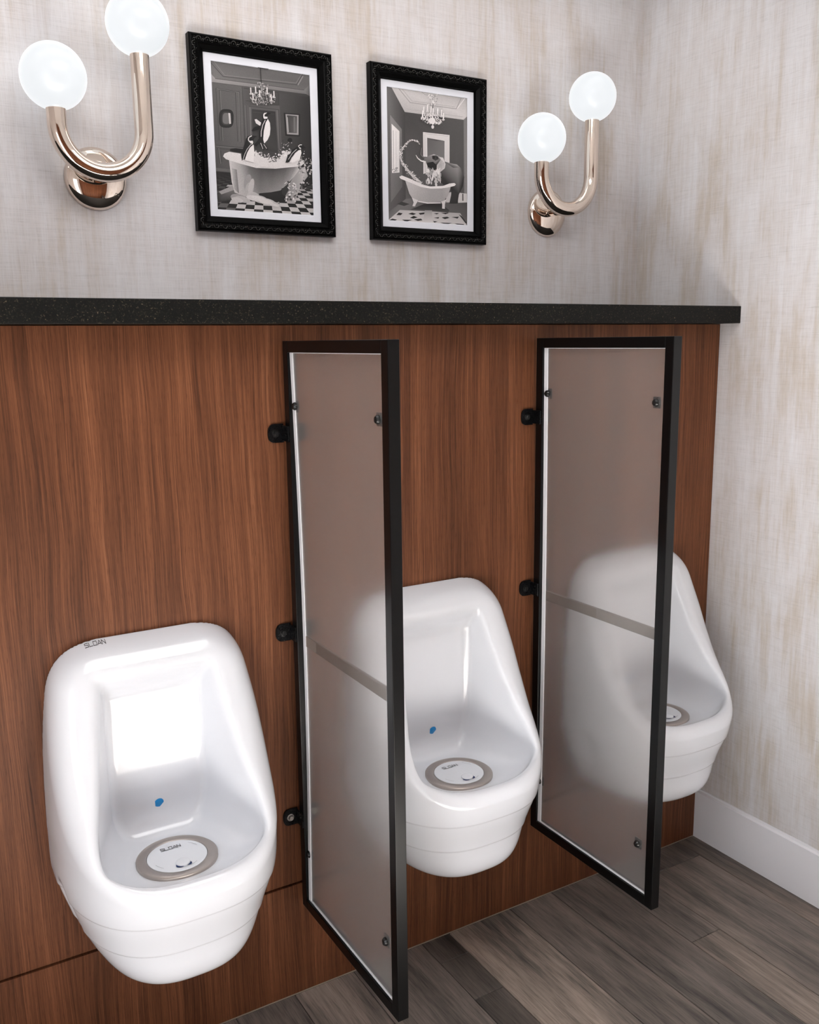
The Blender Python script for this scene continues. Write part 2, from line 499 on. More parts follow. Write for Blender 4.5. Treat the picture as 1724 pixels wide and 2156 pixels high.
def F_urinal(x, y, z):
    f, sl = F_body(x, y, z)
    dy = -y - 0.032
    hw = 0.097 + 0.40 * dy
    hw = np.minimum(hw, 0.19)
    ax = np.abs(x)
    side = smax((ax - hw) * 0.93, sl + 0.0165, 0.03)
    back = (y + 0.034 - 0.02 * sstep(0.66, 0.53, z))
    top = (z - (0.868 + 1.15 * dy)) * 0.66
    cav = smax(side, back, 0.016)
    cav = smax(cav, top, 0.014)
    cav = smax(cav, 0.5335 - z, 0.075)
    f = smax(f, -cav, 0.020)
    return np.maximum(f, y + 0.0005)

def surface_net(F, lo, hi, h):
    ax = [np.arange(l, u + h, h) for l, u in zip(lo, hi)]
    V = F(ax[0][:, None, None], ax[1][None, :, None], ax[2][None, None, :]).astype(np.float32)
    nx, ny, nz = V.shape
    S = V < 0
    c8 = [S[i:nx-1+i, j:ny-1+j, k:nz-1+k] for i in (0, 1) for j in (0, 1) for k in (0, 1)]
    cnt = np.zeros(c8[0].shape, np.int8)
    for c_ in c8: cnt += c_
    act = (cnt > 0) & (cnt < 8)
    idx = np.argwhere(act)
    cid = -np.ones(act.shape, np.int32); cid[act] = np.arange(len(idx))
    acc = np.zeros((len(idx), 3)); num = np.zeros(len(idx))
    off = np.array([(i, j, k) for i in (0, 1) for j in (0, 1) for k in (0, 1)])
    val = np.stack([V[tuple((idx + o_).T)] for o_ in off], 1)
    for a_ in range(8):
        for b_ in range(a_ + 1, 8):
            d = off[b_] - off[a_]
            if np.abs(d).sum() != 1: continue
            va, vb = val[:, a_], val[:, b_]
            cr = (va < 0) != (vb < 0)
            t = np.where(cr, va / np.where(cr, va - vb, 1), 0)
            acc += np.where(cr[:, None], off[a_] + t[:, None] * d, 0); num += cr
    P = (idx + acc / num[:, None]) * h + np.array(lo)
    quads = []
    for axis in range(3):
        sl0 = [slice(None)] * 3; sl1 = [slice(None)] * 3
        sl0[axis] = slice(0, -1); sl1[axis] = slice(1, None)
        A, B = S[tuple(sl0)], S[tuple(sl1)]
        e = np.argwhere(A != B)
        u, w = [(1, 2), (2, 0), (0, 1)][axis]
        ok = (e[:, u] > 0) & (e[:, w] > 0) & (e[:, u] < V.shape[u] - 1) & (e[:, w] < V.shape[w] - 1)
        e = e[ok]
        du = np.zeros(3, int); du[u] = 1; dw = np.zeros(3, int); dw[w] = 1
        q = np.stack([cid[tuple((e - du - dw).T)], cid[tuple((e - dw).T)], cid[tuple(e.T)], cid[tuple((e - du).T)]], 1)
        flip = ~A[tuple(e.T)]
        q[flip] = q[flip][:, ::-1]
        quads.append(q)
    Q = np.concatenate(quads)
    for _ in range(2):                                       # pull vertices onto the true surface
        f0 = F(P[:, 0], P[:, 1], P[:, 2]); e_ = 4e-4
        G = np.stack([(F(P[:, 0] + e_ * (i == 0), P[:, 1] + e_ * (i == 1), P[:, 2] + e_ * (i == 2)) - f0) / e_ for i in range(3)], 1)
        st = -f0[:, None] * G / np.maximum((G * G).sum(1), 0.2)[:, None]
        P = P + np.clip(st, -h, h)
    return P, Q

UZ = 0.30                                                    # base of a urinal above the floor
P_, Q_ = surface_net(F_urinal, (-0.2375, -0.345, 0.295), (0.2375, 0.004, 1.0), 0.0026)
ur_me = bpy.data.meshes.new('ceramic_body')
P_[:, 2] -= UZ
ur_me.vertices.add(len(P_)); ur_me.vertices.foreach_set('co', P_.astype(np.float32).ravel())
ur_me.loops.add(len(Q_) * 4); ur_me.loops.foreach_set('vertex_index', Q_.astype(np.int32).ravel())
ur_me.polygons.add(len(Q_))
ur_me.polygons.foreach_set('loop_start', np.arange(0, len(Q_) * 4, 4, dtype=np.int32))
ur_me.polygons.foreach_set('use_smooth', np.ones(len(Q_), bool))
ur_me.update(calc_edges=True); ur_me.validate()
ur_me.materials.append(M_CERAMIC)

LOGO = []
def _letter(i, *pls):
    for pl in pls: LOGO.append([(x + i * 1.42, y) for x, y in pl])
_letter(0, [(1.15, 1), (0.05, 1), (0.05, 0.55), (1.1, 0.45), (1.1, 0), (0, 0)])
_letter(1, [(0, 1), (0, 0), (1.1, 0)])
_letter(2, [(0, 0), (0, 1), (1.1, 1), (1.1, 0), (0, 0)])
_letter(3, [(-0.05, 0), (0.6, 1), (1.2, 0)], [(0.3, 0.22), (0.9, 0.22)])
_letter(4, [(0, 0), (0, 1), (1.1, 0), (1.1, 1)])
LOGO_W = 4 * 1.42 + 1.1
def stroke_quads(pls, w):
    out = []
    for pl in pls:
        for (x0, y0), (x1, y1) in zip(pl[:-1], pl[1:]):
            d = math.hypot(x1 - x0, y1 - y0) or 1e-6
            ux, uy = (x1 - x0) / d, (y1 - y0) / d
            x0e, y0e, x1e, y1e = x0 - ux * w / 2, y0 - uy * w / 2, x1 + ux * w / 2, y1 + uy * w / 2
            n = max(1, int(d / 0.35))
            for i in range(n):
                a, c_ = i / n, (i + 1) / n
                pa = (x0e + (x1e - x0e) * a, y0e + (y1e - y0e) * a); pb = (x0e + (x1e - x0e) * c_, y0e + (y1e - y0e) * c_)
                out.append([(pa[0] - uy * w / 2, pa[1] + ux * w / 2), (pa[0] + uy * w / 2, pa[1] - ux * w / 2),
                            (pb[0] + uy * w / 2, pb[1] - ux * w / 2), (pb[0] - uy * w / 2, pb[1] + ux * w / 2)])
    return out
def quads_mesh(name, quads, fn, mat, parent):
    bm = bmesh.new()
    for q in quads:
        vs = [bm.verts.new(fn(x, y)) for x, y in q]
        bm.faces.new(vs)
    bmesh.ops.recalc_face_normals(bm, faces=bm.faces)
    return mesh_obj(name, bm, mat, parent)

DR = (0.0, -0.1446); DZ = 0.541 - UZ
ur_group = 'urinals along the walnut wall'
def make_urinal(cx, label):
    root = empty('urinal', (cx, 0, UZ)); tag(root, label, 'urinal', ur_group)
    body = bpy.data.objects.new('ceramic_body', ur_me); link(body, root)
    bm = bmesh.new()
    lathe(bm, [(0.0605, -0.010), (0.0605, 0.0003), (0.0615, 0.0012), (0.074, 0.0012), (0.0795, 0.0006), (0.0815, -0.001), (0.0815, -0.010)], 72, 'Z', (DR[0], DR[1], DZ), False)
    ring = mesh_obj('drain_ring', bm, M_STEEL, root, True); ring['label'] = 'brushed steel drain ring'
    bm = bmesh.new()
    lathe(bm, [(0.0598, -0.008), (0.0598, 0.0004), (0.0590, 0.0010), (0.004, 0.0016)], 64, 'Z', (DR[0], DR[1], DZ), True)
    disc = mesh_obj('drain_cover', bm, M_DISC, root); disc['label'] = 'white round drain cover with printed lettering'
    s = 0.041 / LOGO_W
    quads_mesh('lettering', stroke_quads(LOGO, 0.17), lambda x, y: ((x - LOGO_W / 2) * s - 0.004, DR[1] + 0.034 + (y - 0.5) * s * 1.55, DZ + 0.0021), M_INK, disc)
    # tiny printed notes near the rim of the cover
    for a0, a1 in ((20, 48), (196, 222), (262, 305)):
        bm = bmesh.new(); row = []
        for k in range(9):                                   # one thin printed line along an arc
            t = math.radians(a0 + (a1 - a0) * k / 8)
            row.append([bm.verts.new((DR[0] + r * math.cos(t), DR[1] + r * math.sin(t), DZ + 0.0019)) for r in (0.0494, 0.0500)])
        for ra, rb in zip(row[:-1], row[1:]): bm.faces.new((ra[0], ra[1], rb[1], rb[0]))
        mesh_obj('fine_print', bm, M_GREYINK, disc)
    # low boss with two crescent outlets
    oc = (0.002, DR[1] - 0.032)
    bm = bmesh.new()
    lathe(bm, [(0.0145, -0.001), (0.0142, 0.0022), (0.0125, 0.0034), (0.006, 0.0040)], 40, 'Z', (oc[0], oc[1], DZ + 0.001), True)
    mesh_obj('outlet_boss', bm, M_DISC, disc, True)
    for a0, a1 in ((190, 262), (288, 345)):
        bm = bmesh.new(); n = 12; ins = []; outs = []
        for i in range(n + 1):
            t = i / n; a = math.radians(a0 + (a1 - a0) * t); wd = 0.0044 * math.sin(PI * t) + 0.0002
            ins.append(bm.verts.new((oc[0] + 0.0146 * math.cos(a), oc[1] + 0.0146 * math.sin(a), DZ + 0.0024)))
            outs.append(bm.verts.new((oc[0] + (0.0146 + wd) * math.cos(a), oc[1] + (0.0146 + wd) * math.sin(a), DZ + 0.0022)))
        for i in range(n): bm.faces.new((ins[i], ins[i + 1], outs[i + 1], outs[i]))
        o = mesh_obj('outlet_slot', bm, M_DEEPBLUE, disc); o['label'] = 'dark blue crescent outlet'
    # blue shell-shaped aiming mark on the back of the bowl
    sx, sz = 0.0, 0.606
    def onback(x, z):
        ys = np.linspace(-0.15, -0.005, 300)
        f = F_urinal(np.full(300, x), ys, np.full(300, z))
        return ys[np.argmax(f < 0)]
    pts = [(0.0, -0.011), (-0.005, -0.010)] + [(0.0105 * math.sin(math.radians(a)) , -0.002 + 0.0115 * math.cos(math.radians(a))) for a in range(-70, 75, 18)] + [(0.005, -0.010)]
    rot = math.radians(-18)
    bm = bmesh.new(); vs = []
    for px, pz in pts:
        X = sx + px * math.cos(rot) - pz * math.sin(rot); Z = sz + px * math.sin(rot) + pz * math.cos(rot)
        vs.append((X, Z))
    cv = bm.verts.new((sx, onback(sx, sz) - 0.0022, sz - UZ))
    rv = [bm.verts.new((X, onback(X, Z) - 0.0007, Z - UZ)) for X, Z in vs]
    for i in range(len(rv)): bm.faces.new((cv, rv[i], rv[(i + 1) % len(rv)]))
    bmesh.ops.recalc_face_normals(bm, faces=bm.faces)
    o = mesh_obj('aiming_mark', bm, M_BLUE, root); o['label'] = 'small bright blue shell-shaped mark'
    # maker lettering on the top edge
    def ontop(x, y):
        zs = np.linspace(1.0, 0.9, 400)
        f = F_urinal(np.full(400, x), np.full(400, y), zs)
        return zs[np.argmax(f < 0)]
    s2 = 0.040 / LOGO_W
    def fn(x, y):
        X = -0.103 + (x - LOGO_W / 2) * s2; Y = -0.0145 + (y - 0.5) * s2 * 2.0
        return (X, Y, ontop(X, Y) + 0.0006 - UZ)
    quads_mesh('rim_lettering', stroke_quads(LOGO, 0.16), fn, M_INK, root)
    return root
make_urinal(-0.8632, 'white ceramic wall urinal standing clear at the left of the first frosted partition')
make_urinal(-0.1744, 'white ceramic wall urinal between the two black-framed frosted partitions')
make_urinal(0.4935, 'white ceramic wall urinal in the corner beside the wallpapered right wall')

# ------------------------------------------------------------------ partitions
PT, PB, PZ, TH = -0.471, 0.2445, 1.5688, 0.0242
FWD = 0.0242                                                 # bar width on the side face
def hexbolt(bm, c, r, h, axis):
    lathe(bm, [(r, 0), (r, h * 0.7), (r * 0.86, h)], 6, axis, c, True)
def make_partition(x, label, bow):
    root = empty('partition', (x, -0.012, PB)); tag(root, label, 'partition', 'frosted partitions between the urinals')
    ox, oy, oz = x, -0.012, PB
    def P(nm, mat, x0, x1, y0, y1, z0, z1, bev=0.0, par=root):
        bm = bmesh.new(); box(bm, x0 - ox, x1 - ox, y0 - oy, y1 - oy, z0 - oz, z1 - oz, bev)
        return mesh_obj(nm, bm, mat, par)
    h = TH / 2; yb = -0.016
    P('wall_post', M_BLACK, x - h, x + h, yb - FWD, yb, PB, PZ, 0.0012)
    P('front_post', M_BLACK, x - h, x + h, PT, PT + TH, PB, PZ, 0.0012)
    P('top_rail', M_BLACK, x - h, x + h, PT + TH, yb - FWD, PZ - TH, PZ, 0.0012)
    P('bottom_rail', M_BLACK, x - h, x + h, PT + TH, yb - FWD, PB, PB + TH, 0.0012)
    P('middle_rail', M_MIDRAIL, x + 0.003, x + h, PT + TH - 0.004, yb - FWD + 0.004, 0.896, 0.921, 0.0008)
    # bowed frosted sheet
    y0, y1, z0, z1 = PT + TH - 0.0005, yb - FWD - 0.002, PB + TH + 0.0003, PZ - TH - 0.0003
    bm = bmesh.new(); ny, nz, th = 6, 28, 0.005
    def px(v, u): return (x - 0.0045 + bow * math.sin(PI * v) * (0.25 + 0.75 * u))
    g = {}
    for s_ in (0, 1):
        for i in range(ny + 1):
            for k in range(nz + 1):
                u, v = i / ny, k / nz
                g[s_, i, k] = bm.verts.new((px(v, u) + s_ * th - ox, y0 + (y1 - y0) * u - oy, z0 + (z1 - z0) * v - oz))
    for i in range(ny):
        for k in range(nz):
            bm.faces.new((g[0, i, k], g[0, i, k + 1], g[0, i + 1, k + 1], g[0, i + 1, k]))
            bm.faces.new((g[1, i, k], g[1, i + 1, k], g[1, i + 1, k + 1], g[1, i, k + 1]))
    for k in range(nz):
        for i in (0, ny): bm.faces.new((g[0, i, k], g[1, i, k], g[1, i, k + 1], g[0, i, k + 1]))
    for i in range(ny):
        for k in (0, nz): bm.faces.new((g[0, i, k], g[0, i + 1, k], g[1, i + 1, k], g[1, i, k]))
    bmesh.ops.recalc_face_normals(bm, faces=bm.faces)
    pane = mesh_obj('frosted_sheet', bm, M_FROST, root, True)
    pane.data.set_sharp_from_angle(angle=math.radians(30))
    pane['label'] = 'bowed frosted acrylic sheet'
    # polished white edges of the sheet along the wall post, the bottom and the top
    bm = bmesh.new()
    n = 28; pr = []
    for k in range(n + 1):
        v = k / n; zz = z0 + (z1 - z0) * v - oz; xx = px(v, 1.0) - ox
        pr.append([bm.verts.new((xx + a, y1 - oy + c_, zz)) for a, c_ in ((-0.0022, -0.0105), (-0.0022, 0.0018), (0.004, 0.0018), (0.0002, -0.0105))])
    for a, c_ in zip(pr[:-1], pr[1:]):
        for i in range(4): bm.faces.new((a[i], a[(i + 1) % 4], c_[(i + 1) % 4], c_[i]))
    bm.faces.new(pr[0]); bm.faces.new(pr[-1][::-1])
    box(bm, x - 0.0062 - ox, x + 0.0 - ox, y0 - oy, y1 - oy, z0 - 0.0006 - oz, z0 + 0.003 - oz)
    box(bm, x - 0.0058 - ox, x + 0.0 - ox, y0 - oy, y1 - oy, z1 - 0.0012 - oz, z1 + 0.0004 - oz)
    bmesh.ops.recalc_face_normals(bm, faces=bm.faces)
    mesh_obj('sheet_edge', bm, M_EDGE, pane)
    # screws and clips holding the sheet
    for yy, zz in ((-0.052, 1.432), (-0.4195, 1.428), (-0.044, 0.387), (-0.412, 0.384)):
        v = (zz - z0) / (z1 - z0); xf = px(v, (yy - y0) / (y1 - y0)) - ox
        bm = bmesh.new()
        lathe(bm, [(0.0085, 0.0), (0.0085, -0.003), (0.0062, -0.0065), (0.003, -0.0072)], 20, 'X', (xf, yy - oy, zz - oz), True)
        box(bm, xf - 0.0078, xf - 0.0066, yy - oy - 0.0008, yy - oy + 0.0008, zz - oz - 0.005, zz - oz + 0.005)
        sc_ = mesh_obj('sheet_screw', bm, M_SCREW, root, False)
        bm = bmesh.new()
        if yy < -0.2: box(bm, xf + th + 0.0003, xf + th + 0.0028, yy - oy - 0.010, yy - oy + 0.012, zz - oz - 0.0125, zz - oz + 0.0125, 0.001)
        else: box(bm, xf + th + 0.0003, xf + th + 0.0028, yy - oy - 0.012, yy - oy + 0.010, zz - oz - 0.0125, zz - oz + 0.0125, 0.001)
        mesh_obj('clip_plate', bm, M_BLACKM, sc_)
    # wall brackets on both sides of the wall post
    for zz in (1.372, 0.922, 0.470):
        for sgn in (-1, 1):
            bm = bmesh.new()
            xa, xb = sgn * h, sgn * (h + 0.036)
            rr = 0.0205; pts = [(xa, zz - oz - rr), (xa, zz - oz + rr)]
            for a in np.linspace(90, -90, 13):
                ca = math.cos(math.radians(a)); sa = math.sin(math.radians(a))
                pts.append((xb - sgn * rr * 0.8 + sgn * rr * 0.8 * abs(ca) ** 0.8, zz - oz + rr * (1 if sa > 0 else -1) * abs(sa) ** 0.8))
            prism(bm, pts, -0.0015 - oy, -0.0048 - oy)
            box(bm, min(sgn * h, sgn * (h + 0.0032)), max(sgn * h, sgn * (h + 0.0032)), -0.038 - oy, -0.002 - oy, zz - oz - 0.017, zz - oz + 0.017, 0.0006, 1)
            br = mesh_obj('wall_bracket', bm, M_BLACKM, root)
            bm = bmesh.new()
            bc = (sgn * (h + 0.0185), -0.0048 - oy, zz - oz)
            lathe(bm, [(0.0088, 0.0), (0.0088, -0.0015), (0.0066, -0.0016)], 24, 'Y', bc, True)
            lathe(bm, [(0.0062, -0.001), (0.0062, -0.0062), (0.0052, -0.0074)], 6, 'Y', bc, True)
            bo = mesh_obj('hex_bolt', bm, M_BOLT if zz < 0.6 else M_SCREW, br)
    return root
make_partition(X1, 'black metal framed frosted partition nearest the camera, in the middle of the picture', 0.0085)
make_partition(X2, 'black metal framed frosted partition further back, next to the corner urinal', 0.004)

# ------------------------------------------------------------------ sconces
def make_sconce(cx, label):
    zc = 1.930
    root = empty('wall_sconce', (cx, D, zc)); tag(root, label, 'wall lamp', 'pair of wall sconces')
    bm = bmesh.new()
    prof = [(0.0675, -0.0005), (0.0675, -0.004)]
    for i in range(1, 13):
        a = i / 12 * PI / 2
        prof.append((0.0665 * math.cos(a) + 0.0005, -0.004 - 0.026 * math.sin(a)))
    lathe(bm, prof, 72, 'Y')
    mesh_obj('wall_plate', bm, M_NICKEL, root, True)
    bm = bmesh.new()
    lathe(bm, [(0.013, -0.026), (0.013, -0.080)], 28, 'Y')
    mesh_obj('stem', bm, M_NICKEL, root, True)
    yb = -0.09; R = 0.0905
    path = [(-R, yb, 0.1195), (-R, yb, R + 0.012)]
    for i in range(0, 33):
        a = PI + PI * i / 32
        path.append((R * math.cos(a), yb, R + R * math.sin(a)))
    path += [(R, yb, R + 0.02), (R, yb, 0.16), (R, yb, 0.2495)]
    bm = bmesh.new(); sweep(bm, path, 0.0203, 36)
    arm = mesh_obj('arm', bm, M_NICKEL, root, True)
    arm.data.set_sharp_from_angle(angle=math.radians(50))
    for x, z in ((-R, 0.1825), (R, 0.3105)):
        bm = bmesh.new()
        bmesh.ops.create_uvsphere(bm, u_segments=48, v_segments=28, radius=0.0665)
        for v in bm.verts:                                   # flat seat where the globe meets the arm
            v.co.z = max(v.co.z, -0.0628)
        g_ = mesh_obj('globe', bm, M_OPAL, root, True, (x, yb, z))
        g_['label'] = 'glowing white opal glass globe'
    return root
make_sconce(-0.818, 'polished nickel U-shaped sconce with two white globes, left of the penguin picture')
make_sconce(0.466, 'polished nickel U-shaped sconce with two white globes, near the room corner')

# ------------------------------------------------------------------ pictures
def homog(src):
    """map image quad TL,TR,BR,BL -> unit square (0,0)(1,0)(1,1)(0,1)"""
    A = []; B = []
    for (x, y), (u, v) in zip(src, ((0, 0), (1, 0), (1, 1), (0, 1))):
        A.append([x, y, 1, 0, 0, 0, -u * x, -u * y]); B.append(u)
        A.append([0, 0, 0, x, y, 1, -v * x, -v * y]); B.append(v)
    h = np.linalg.solve(np.array(A, float), np.array(B, float))
    def f(x, y):
        w = h[6] * x + h[7] * y + 1
        return ((h[0] * x + h[1] * y + h[2]) / w, (h[3] * x + h[4] * y + h[5]) / w)
    return f
def clip01(poly):
    """clip polygon of (u,v,g) to the unit square"""
    for ax_, lim, sg in ((0, 0, 1), (0, 1, -1), (1, 0, 1), (1, 1, -1)):
        out = []
        for i in range(len(poly)):
            a, b_ = poly[i], poly[(i + 1) % len(poly)]
            ia, ib = (a[ax_] - lim) * sg >= 0, (b_[ax_] - lim) * sg >= 0
            if ia: out.append(a)
            if ia != ib:
                t = (lim - a[ax_]) / (b_[ax_] - a[ax_])
                out.append(tuple(a[k] + (b_[k] - a[k]) * t for k in range(3)))
        poly = out
        if len(poly) < 3: return []
    return poly
class Print:
    def __init__(s, quad): s.h = homog(quad); s.items = []
    def poly(s, pts, g):
        gs = g if isinstance(g, (list, tuple)) else [g] * len(pts)
        q = clip01([(*s.h(*p), gg) for p, gg in zip(pts, gs)])
        if q: s.items.append(q)
    def line(s, pts, w, g):
        ws = w if isinstance(w, (list, tuple)) else [w] * len(pts)
        for i in range(len(pts) - 1):
            (x0, y0), (x1, y1) = pts[i], pts[i + 1]
            d = math.hypot(x1 - x0, y1 - y0) or 1e-6
            nx, ny = -(y1 - y0) / d, (x1 - x0) / d
            a, b_ = ws[i] / 2, ws[i + 1] / 2
            s.poly([(x0 + nx * a, y0 + ny * a), (x1 + nx * b_, y1 + ny * b_), (x1 - nx * b_, y1 - ny * b_), (x0 - nx * a, y0 - ny * a)], g)
    def ell(s, cx, cy, rx, ry, g, n=16, rot=0.0, e=2.0):
        pts = []
        for i in range(n):
            t = 2 * PI * i / n; c_, s_ = math.cos(t), math.sin(t)
            X = rx * math.copysign(abs(c_) ** (2 / e), c_); Y = ry * math.copysign(abs(s_) ** (2 / e), s_)
            pts.append((cx + X * math.cos(rot) - Y * math.sin(rot), cy + X * math.sin(rot) + Y * math.cos(rot)))
        s.poly(pts, g)
    def strip(s, top, bot, gt, gb):
        for i in range(len(top) - 1):
            s.poly([top[i], top[i + 1], bot[i + 1], bot[i]], [gt[i], gt[i + 1], gb[i + 1], gb[i]])
    def build(s, w, h, parent, y):
        verts, faces, cols_ = [], [], []
        for k, q in enumerate(s.items):
            yy = y - 0.0000045 * k
            base = len(verts)
            for u, v, g in q:
                verts.append(((u - 0.5) * w, yy, (0.5 - v) * h))
                l = (max(0, min(255, g)) / 255) ** 2.2
                cols_.append((l * 1.03, l * 0.985, l * 0.985, 1))
            faces.append(list(range(base, base + len(q))))
        me = bpy.data.meshes.new('print'); me.from_pydata(verts, [], faces); me.update()
        ca = me.color_attributes.new('ink', 'FLOAT_COLOR', 'POINT')
        ca.data.foreach_set('color', np.array(cols_, np.float32).ravel())
        bm = bmesh.new(); bm.from_mesh(me)
        for f in bm.faces:
            if f.normal.y > 0: f.normal_flip()
        bm.to_mesh(me); bm.free()
        me.materials.append(M_PRINT)
        o = bpy.data.objects.new('print', me); link(o, parent)
        return o

def penguin_print():
    p = Print([(107, 183), (1222, 360), (1245, 1952), (150, 1875)])
    R_ = random.Random(3)
    p.poly([(90, 160), (1240, 340), (1260, 1970), (130, 1900)], [96, 50, 30, 80])
    p.poly([(107, 420), (470, 470), (470, 1460), (130, 1440)], [86, 92, 88, 70])
    p.poly([(880, 560), (1230, 610), (1245, 1640), (880, 1500)], [70, 34, 16, 60])
    p.poly([(100, 170), (1230, 350), (1225, 470), (1160, 525), (160, 385), (105, 320)], [100, 96, 88, 96, 108, 92])
    p.poly([(105, 320), (160, 385), (1160, 525), (1225, 465), (1228, 600), (1180, 572), (115, 425)], [150, 150, 118, 92, 76, 104, 140])
    p.line([(112, 205), (250, 365), (1080, 468), (1150, 345)], 7, 62)
    p.line([(150, 195), (268, 352), (1070, 448), (1135, 345)], 5, 128)
    p.line([(160, 388), (1160, 528)], 6, 66)
    p.line([(115, 427), (1180, 574)], 5, 66)
    p.line([(1090, 470), (1150, 370)], 14, 134)
    for a in ([(165, 495), (430, 540), (436, 1110)], [(165, 495), (190, 1085)], [(205, 515), (385, 542), (400, 1100)], [(205, 515), (222, 1090)], [(463, 480), (480, 1130)],
              [(150, 1140), (460, 1170)], [(172, 1170), (190, 1350)], [(190, 1178), (440, 1200)], [(205, 1200), (215, 1330)], [(480, 500), (870, 552), (870, 690), (500, 640)]):
        p.line(a, 6, 56)
    for a in ([(174, 500), (424, 546), (430, 1105)], [(214, 520), (232, 1090)], [(150, 1150), (460, 1182)], [(182, 1176), (200, 1350)], [(490, 690), (500, 1080)]):
        p.line(a, 4, 122)
    p.poly([(515, 690), (880, 700), (900, 1290), (520, 1290)], 84)
    p.line([(530, 700), (870, 745), (880, 1270)], 5, 52); p.line([(545, 715), (550, 1060)], 7, 118); p.line([(850, 750), (870, 1250)], 5, 112)
    p.poly([(565, 735), (832, 765), (858, 1300), (570, 1300)], [52, 44, 58, 62])
    p.line([(580, 770), (820, 795)], 4, 70)
    p.ell(275, 838, 84, 106, 26, 24, 0.05, 3); p.ell(278, 838, 56, 78, 54, 20, 0.05, 3); p.ell(276, 838, 42, 62, 104, 20, 0.05, 3)
    p.poly([(300, 776), (322, 780), (328, 898), (308, 900)], 196)
    p.poly([(925, 780), (1110, 795), (1105, 1050), (940, 1040)], 24)
    p.poly([(945, 795), (1092, 808), (1088, 1032), (958, 1022)], 150); p.poly([(962, 808), (1074, 820), (1070, 1012), (972, 1005)], [56, 70, 92, 60])
    p.line([(965, 830), (975, 1000)], 8, 170); p.line([(1045, 830), (1045, 1000)], 22, 104)
    p.ell(990, 1090, 28, 26, 14, 10)
    # floor
    p.poly([(140, 1438), (330, 1455), (900, 1490), (1245, 1600), (1260, 1975), (140, 1890)], 22)
    vx, vy = 675, 1150
    def pt(c_, r):
        xb = 675 + c_ * 112; yb = 1900 + 0.066 * (xb - 150)
        k = 1 / (1 + r * 0.076)
        return (vx + (xb - vx) * k, vy + (yb - vy) * k)
    for r in range(-1, 18):
        for c_ in range(-14, 15):
            if (r + c_) % 2 == 0:
                x, y = pt(c_ + .5, r + .5)
                if 130 < x < 1265:
                    d = 196 if x > 300 and r < 9 else 92
                    p.poly([pt(c_, r), pt(c_ + 1, r), pt(c_ + 1, r + 1), pt(c_, r + 1)], d - r * 4)
    p.poly([(138, 1430), (340, 1450), (340, 1420), (138, 1395)], 96)
    p.poly([(155, 1700), (340, 1600), (420, 1700), (300, 1770), (160, 1790)], [50, 120, 90, 40, 30])
    p.poly([(170, 1668), (330, 1600), (345, 1650), (200, 1700)], 150)
    # tub
    p.poly([(600, 1640), (900, 1620), (940, 1760), (820, 1800), (640, 1740)], 20)
    p.strip([(292, 1285), (400, 1340), (520, 1378), (660, 1400), (800, 1402), (940, 1392), (1050, 1378), (1135, 1350)],
            [(320, 1560), (350, 1680), (500, 1740), (640, 1690), (760, 1680), (870, 1660), (950, 1590), (1060, 1470)],
            [206, 170, 96, 64, 58, 76, 130, 196], [196, 188, 168, 122, 132, 142, 150, 198])
    p.poly([(322, 1400), (380, 1420), (400, 1690), (345, 1640)], [180, 120, 110, 170])
    for x, y, rx, ry, g in ((500, 1560, 40, 90, 150), (520, 1640, 48, 80, 170), (560, 1720, 70, 46, 180), (640, 1760, 90, 42, 184), (720, 1790, 100, 38, 190), (790, 1815, 80, 28, 186),
                            (400, 1745, 100, 44, 150), (440, 1760, 90, 34, 176), (380, 1765, 70, 28, 190), (560, 1745, 80, 30, 202), (700, 1785, 90, 26, 208), (800, 1826, 60, 16, 206), (540, 1610, 30, 90, 186), (620, 1745, 80, 22, 210)):
        p.ell(x, y, rx, ry, g, 20, 0.25)
    p.poly([(228, 1268), (245, 1235), (300, 1215), (430, 1238), (440, 1320), (520, 1372), (660, 1395), (820, 1397), (1000, 1380), (1090, 1340), (1100, 1300), (1140, 1320), (1148, 1355), (1100, 1388), (820, 1412), (600, 1402), (420, 1352), (260, 1300)], 216)
    foam = [(440, 1325), (470, 1280), (560, 1235), (600, 1210), (640, 1255), (690, 1285), (740, 1300), (820, 1310), (880, 1275), (920, 1225), (955, 1200), (985, 1240), (1090, 1290), (1100, 1350), (1000, 1382), (820, 1396), (640, 1392), (520, 1372)]
    p.poly(foam, 214)
    for i in range(70):
        t = R_.random(); x = 560 + t * 440; y = 1300 - 70 * abs(t - 0.5) * 2 + R_.uniform(-45, 25)
        p.ell(x, y, R_.uniform(5, 16), R_.uniform(4, 12), R_.choice([236, 226, 200, 150]), 7, R_.random() * 3)
    for i in range(16):
        p.ell(R_.uniform(740, 830), R_.uniform(1312, 1338), 9, 6, 120, 6)
    p.poly([(940, 1640), (1000, 1540), (1085, 1430), (1150, 1390), (1185, 1500), (1100, 1610), (1030, 1790), (970, 1795), (935, 1740)], [130, 150, 160, 200, 150, 170, 196, 180, 130])
    for i in range(90):
        x, y = R_.uniform(1080, 1235), R_.uniform(1300, 1640)
        p.ell(x, y, R_.uniform(3, 13), R_.uniform(3, 16), R_.choice([30, 96, 150, 206, 170]), 6, R_.random() * 3)
    for i in range(40):
        p.ell(R_.uniform(930, 1050), R_.uniform(1560, 1790), R_.uniform(4, 14), R_.uniform(6, 22), R_.choice([206, 226, 120, 60]), 6, R_.random() * 3)
    for i in range(26): p.ell(R_.uniform(1100, 1225), R_.uniform(1210, 1420), 4, 4, 220, 5)
    for i in range(34): p.ell(R_.uniform(850, 1010), R_.uniform(1090, 1260), R_.uniform(3, 9), R_.uniform(3, 12), R_.choice([60, 150, 210, 30]), 6, R_.random() * 3)
    p.poly([(880, 1640), (940, 1615), (965, 1650), (920, 1730), (885, 1700)], 46)
    # penguin leaping in the middle
    K, Wt = 14, 228
